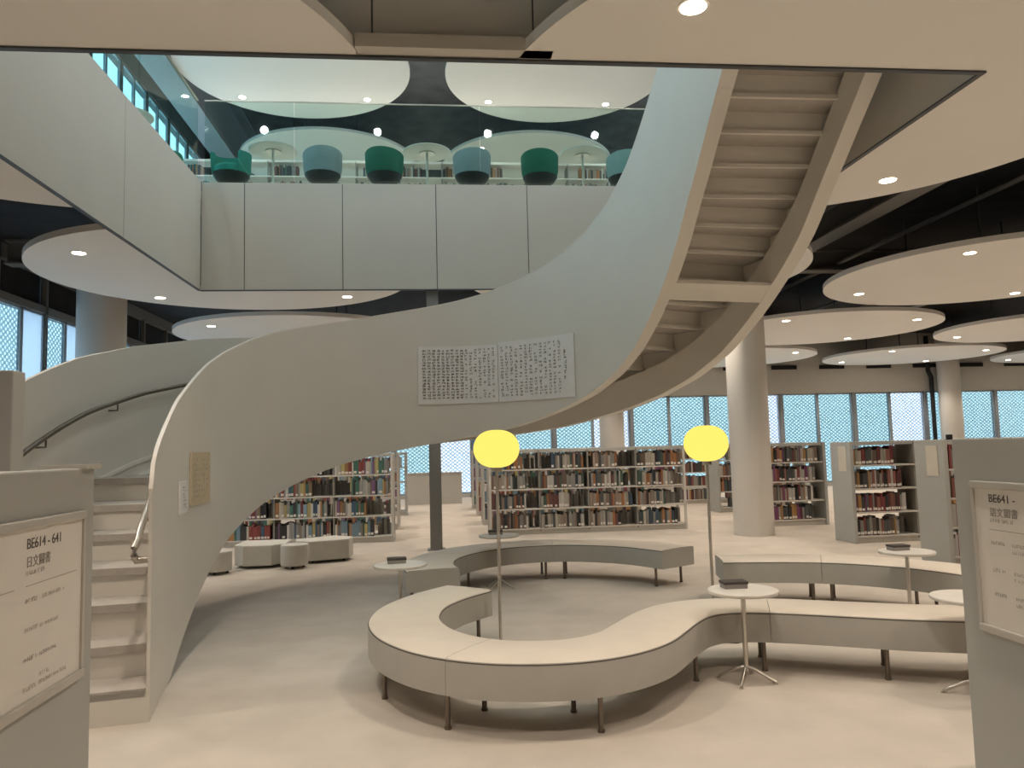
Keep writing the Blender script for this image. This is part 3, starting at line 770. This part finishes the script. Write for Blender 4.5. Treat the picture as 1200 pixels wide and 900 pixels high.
# ------------------------------------------------------------------ globe floor lamps
def globe_lamp(x, y, label, zc=1.40):
    t = thing('floor_lamp', (x, y, 0), label, 'lamp', 'yellow globe floor lamps')
    prof = []
    for i in range(25):
        a = -PI/2+PI*i/24; prof.append((.165*math.cos(a)**.8 if math.cos(a) > 0 else 0, .135*math.sin(a)))
    MB().lathe(prof, x, y, zc, 48).build('globe_shade', M['globe'], t, smooth=True)
    MB().cyl(x, y, .02, zc-.13, .011, 14).build('pole', M['steel'], t, smooth=True)
    MB().cyl(x, y, zc-.16, zc-.128, .035, 24).build('collar', M['steel'], t, smooth=True)
    MB().lathe([(0, .024), (.02, .024), (.13, .016), (.14, .008), (.14, 0), (0, 0)], x, y, 0, 40).build('base', M['steel'], t, smooth=True)
    MB().tube([(x+.13, y-.02, .006), (x+.22, y-.1, .006), (x+.2, y-.22, .006), (x+.05, y-.3, .006), (x-.1, y-.26, .006)], .004, 6).build('cord', M['black'], t)
globe_lamp(.43, 5.50, 'yellow glowing globe floor lamp on the left inside the benches')
globe_lamp(2.02, 5.62, 'yellow glowing globe floor lamp on the right in front of the thick column')

# ------------------------------------------------------------------ poufs under the stair
def pouf(poly, label, h=.285, legs=()):
    cx = sum(p[0] for p in poly)/len(poly); cy = sum(p[1] for p in poly)/len(poly)
    t = thing('pouf', (cx, cy, 0), label, 'pouf', 'grey upholstered poufs under the stair')
    MB().prism(poly, .035, h, 0).build('cushion', M['pouf'], t, bevel=.015)
    for a, b in legs: MB().cyl(a, b, 0, .04, .018, 12).build('foot', M['black'], t)
def circle(x, y, r, n=40): return [(x+r*math.cos(2*PI*i/n), y+r*math.sin(2*PI*i/n)) for i in range(n)]
pouf(circle(-2.62, 9.62, .17), 'small round grey pouf at the left end of the cluster', .27, ((-2.62, 9.5), (-2.72, 9.68), (-2.52, 9.68)))
pouf(circle(-1.76, 9.84, .165), 'small round grey stool in the middle of the pouf cluster', .29, ((-1.76, 9.72), (-1.86, 9.9), (-1.66, 9.9)))
def scoop(x0, x1, y0, y1, r):
    # rectangle whose two front corners are bitten off by quarter circles
    p = []
    for i in range(11): a = PI/2*i/10; p.append((x0+r*math.sin(a), y0+r*math.cos(a)))
    for i in range(11): a = PI/2*i/10; p.append((x1-r*math.cos(a), y0+r*math.sin(a)))
    p += [(x1, y1), (x0, y1)]
    return p
pouf(scoop(-2.52, -1.90, 9.86, 10.5, .13), 'wide scooped grey pouf between the two round stools', .285, ((-2.4, 10.35), (-2.0, 10.35)))
pouf([(-1.62, 10.10), (-1.14, 10.26), (-1.12, 10.55), (-1.40, 10.75), (-1.85, 10.45), (-1.82, 10.22), (-1.70, 10.18)], 'rectangular grey pouf at the right end of the cluster', .285, ((-1.22, 10.36), (-1.6, 10.25), (-1.4, 10.62)))

# ------------------------------------------------------------------ near bookcase ends with sign holders
def text_mesh(body, size, mat_, name, parent, M4):
    cu = bpy.data.curves.new(name, 'FONT'); cu.body = body; cu.size = size; cu.extrude = .0004
    ob = bpy.data.objects.new(name, cu); C.objects.link(ob)
    dg = bpy.context.evaluated_depsgraph_get(); me = bpy.data.meshes.new_from_object(ob.evaluated_get(dg))
    bpy.data.objects.remove(ob); me.transform(M4); me.materials.clear(); me.materials.append(mat_)
    o = bpy.data.objects.new(name, me); C.objects.link(o); o.parent = parent
    off = Vector((0, 0, 0)); q = parent
    while q is not None: off += q.location; q = q.parent
    me.transform(Matrix.Translation(-off)); return o
def fine(mb, P, u0, v0, length, h, rnd, m=0):
    """a run of tiny illegible lettering: upright ticks and bars"""
    u = u0
    while u < u0+length:
        w = h*rnd.uniform(.35, .75)
        if rnd.random() < .88:
            t = h*.18
            mb.face([P(u, v0), P(u+t, v0), P(u+t, v0+h*rnd.choice((.7, 1.))), P(u, v0+h)], m)
            if rnd.random() < .8:
                k = rnd.choice((0, .4, .8)); mb.face([P(u, v0+h*k), P(u+w*.8, v0+h*k), P(u+w*.8, v0+h*(k+.18)), P(u, v0+h*(k+.18))], m)
        u += w+h*.12
def sign(t, face_x, sgn, ya, yb, za, zb, code, cjk, tmat):
    """sgn=+1: the board faces +x, text runs towards +y; sgn=-1: faces -x, text runs towards -y"""
    X = lambda d: face_x+sgn*d
    def bx(mb, d0, d1, y0, y1, z0, z1):
        a, b = sorted((X(d0), X(d1))); mb.box(a, b, y0, y1, z0, z1); return mb
    s = bx(MB(), 0, .006, ya, yb, za, zb).build('sign_board', M['paper'], t)
    for z in (za-.012, zb-.012): bx(MB(), 0, .016, ya-.012, yb+.012, z, z+.024).build('sign_rail', M['acrylic'], t, bevel=.004)
    e = ya if sgn < 0 else yb
    for yy in (ya-.012, yb): bx(MB(), 0, .012, yy, yy+.012, za, zb).build('sign_edge', M['acrylic'], t)
    u0 = (ya if sgn > 0 else yb); L = yb-ya
    def P(u, v): return Vector((X(.0068), u0+sgn*u, v))
    if sgn > 0: R = Matrix(((0, 0, 1, 0), (1, 0, 0, 0), (0, 1, 0, 0), (0, 0, 0, 1)))
    else: R = Matrix(((0, 0, -1, 0), (-1, 0, 0, 0), (0, 1, 0, 0), (0, 0, 0, 1)))
    return P, R
def near_case(x0, x1, y0, y1, h, face, label):
    t = thing('bookcase', ((x0+x1)/2, (y0+y1)/2, 0), label, 'bookcase', 'near bookcases with framed signs')
    e = (x1-.05, x1) if face > 0 else (x0, x0+.05)
    p = MB().box(e[0], e[1], y0, y1, 0, h).build('end_panel', M['panel'], t, bevel=.006)
    b = (x0, x1-.05) if face > 0 else (x0+.05, x1)
    MB().box(b[0], b[1], y0+.02, y1-.02, h-.04, h-.004).build('top_panel', M['panel'], t)
    MB().box(b[0], b[1], y0+.04, y1-.04, 0, .08).build('plinth', M['shelf'], t)
    for k in range(4): MB().box(b[0], b[1], y0+.02, y1-.02, .08+k*.32, .10+k*.32).build('shelf_board', M['shelf'], t)
    MB().box(b[0], b[1], (y0+y1)/2-.008, (y0+y1)/2+.008, .1, h-.04).build('back_panel', M['shelfdark'], t)
    return t, p
rs = random.Random(5)
t, p = near_case(-2.6, -1.0, 1.72, 2.385, 1.375, 1, 'grey bookcase end with a framed sign at the lower left')
MB().box(-1.12, -.985, 2.30, 2.392, 1.372, 1.385).build('corner_cap', M['acrylic'], p)
P, R = sign(p, -1.0, 1, 1.80, 2.295, .81, 1.245, '', '', None)
du = 2.0-1.80
text_mesh('BE614 - 641', .036, M['ink2'], 'lettering', p, Matrix.Translation(P(du, 1.185)) @ R)
text_mesh('日文圖書', .030, M['inkgrey'], 'lettering', p, Matrix.Translation(P(du, 1.142)) @ R)
mb = MB(); fine(mb, P, du, 1.122, .09, .011, rs)
for u, l in ((du, .265), (-.0, .15)): mb.face([P(u, 1.095), P(u+l, 1.095), P(u+l, 1.0965), P(u, 1.0965)])
for v, ln in ((1.055, .12), (.985, .09), (.915, .085), (.845, .14)):
    fine(mb, P, du, v, .055, .011, rs); fine(mb, P, du+.075, v, ln, .010, rs)
fine(mb, P, du+.075, .865, .05, .010, rs)
mb.build('lettering', M['inkgrey'], p)
t, p = near_case(1.75, 3.4, 1.80, 2.47, 1.395, -1, 'grey bookcase end with a framed sign at the lower right')
P, R = sign(p, 1.75, -1, 1.86, 2.365, .79, 1.245, '', '', None)
text_mesh('BE641 -', .036, M['ink2'], 'lettering', p, Matrix.Translation(P(.062, 1.192)) @ R)
text_mesh('語文圖書', .030, M['inkgrey'], 'lettering', p, Matrix.Translation(P(.064, 1.150)) @ R)
mb = MB(); fine(mb, P, .064, 1.130, .10, .011, rs); mb.face([P(.058, 1.105), P(.45, 1.105), P(.45, 1.1065), P(.058, 1.1065)])
for v, ln in ((1.06, .16), (.975, .15), (.90, .12)):
    fine(mb, P, .062, v, .055, .011, rs); fine(mb, P, .15, v, ln, .010, rs); fine(mb, P, .15, v-.02, ln*.8, .010, rs)
mb.build('lettering', M['inkgrey'], p)
# pale upright panel behind the left bookcase and the little black object on the right one
mb = MB().box(-2.5, -1.80, 3.36, 3.44, 0, 1.76); mb2 = MB().box(-1.80, -1.735, 3.35, 3.45, 0, 1.775)
t = thing('display_panel', (-2.1, 3.4, 0), 'tall pale display panel at the left edge behind the left bookcase end', 'panel')
mb.build('board', M['white'], t, bevel=.004); mb2.build('post', M['panel'], t, bevel=.006)
MB().box(-2.6, -1.7, 3.2, 3.6, 0, .02).build('foot', M['panel'], t)
t = thing('book_stop', (5.78, 8.2, 1.37), 'tiny black bookend standing on top of the bookcase at right', 'bookend')
MB().box(5.74, 5.83, 8.16, 8.22, 1.37, 1.376).build('foot', M['black'], t)
MB().prism([(5.75, 8.18), (5.82, 8.18), (5.82, 8.20), (5.75, 8.20)], 1.376, 1.43).build('upright', M['black'], t)

# ------------------------------------------------------------------ world, camera, view
w = bpy.data.worlds.new('overcast_sky'); bpy.context.scene.world = w; w.use_nodes = True
bg = w.node_tree.nodes['Background']; bg.inputs['Color'].default_value = (.74, .90, 1.0, 1); bg.inputs['Strength'].default_value = 2.5
cam = bpy.data.cameras.new('camera'); co = bpy.data.objects.new('camera', cam); C.objects.link(co)
f, pitch, roll, yaw = 900., .0835, -.0255, .1005
cam.sensor_width = 36.; cam.sensor_fit = 'HORIZONTAL'; cam.lens = 36.*f/1200.; cam.clip_end = 200
fwd = Vector((math.sin(yaw)*math.cos(pitch), math.cos(yaw)*math.cos(pitch), math.sin(pitch)))
r0 = Vector((math.cos(yaw), -math.sin(yaw), 0)); u0 = r0.cross(fwd)
rt = r0*math.cos(roll)+u0*math.sin(roll); up = -r0*math.sin(roll)+u0*math.cos(roll)
co.matrix_world = Matrix(((rt.x, up.x, -fwd.x, 0), (rt.y, up.y, -fwd.y, 0), (rt.z, up.z, -fwd.z, H), (0, 0, 0, 1)))
sc = bpy.context.scene; sc.camera = co
sc.view_settings.view_transform = 'Standard'; sc.view_settings.look = 'None'; sc.view_settings.gamma = 1.; sc.view_settings.use_curve_mapping = False
sc.view_settings.exposure = .63
sc.cycles.max_bounces = 10; sc.cycles.transparent_max_bounces = 16
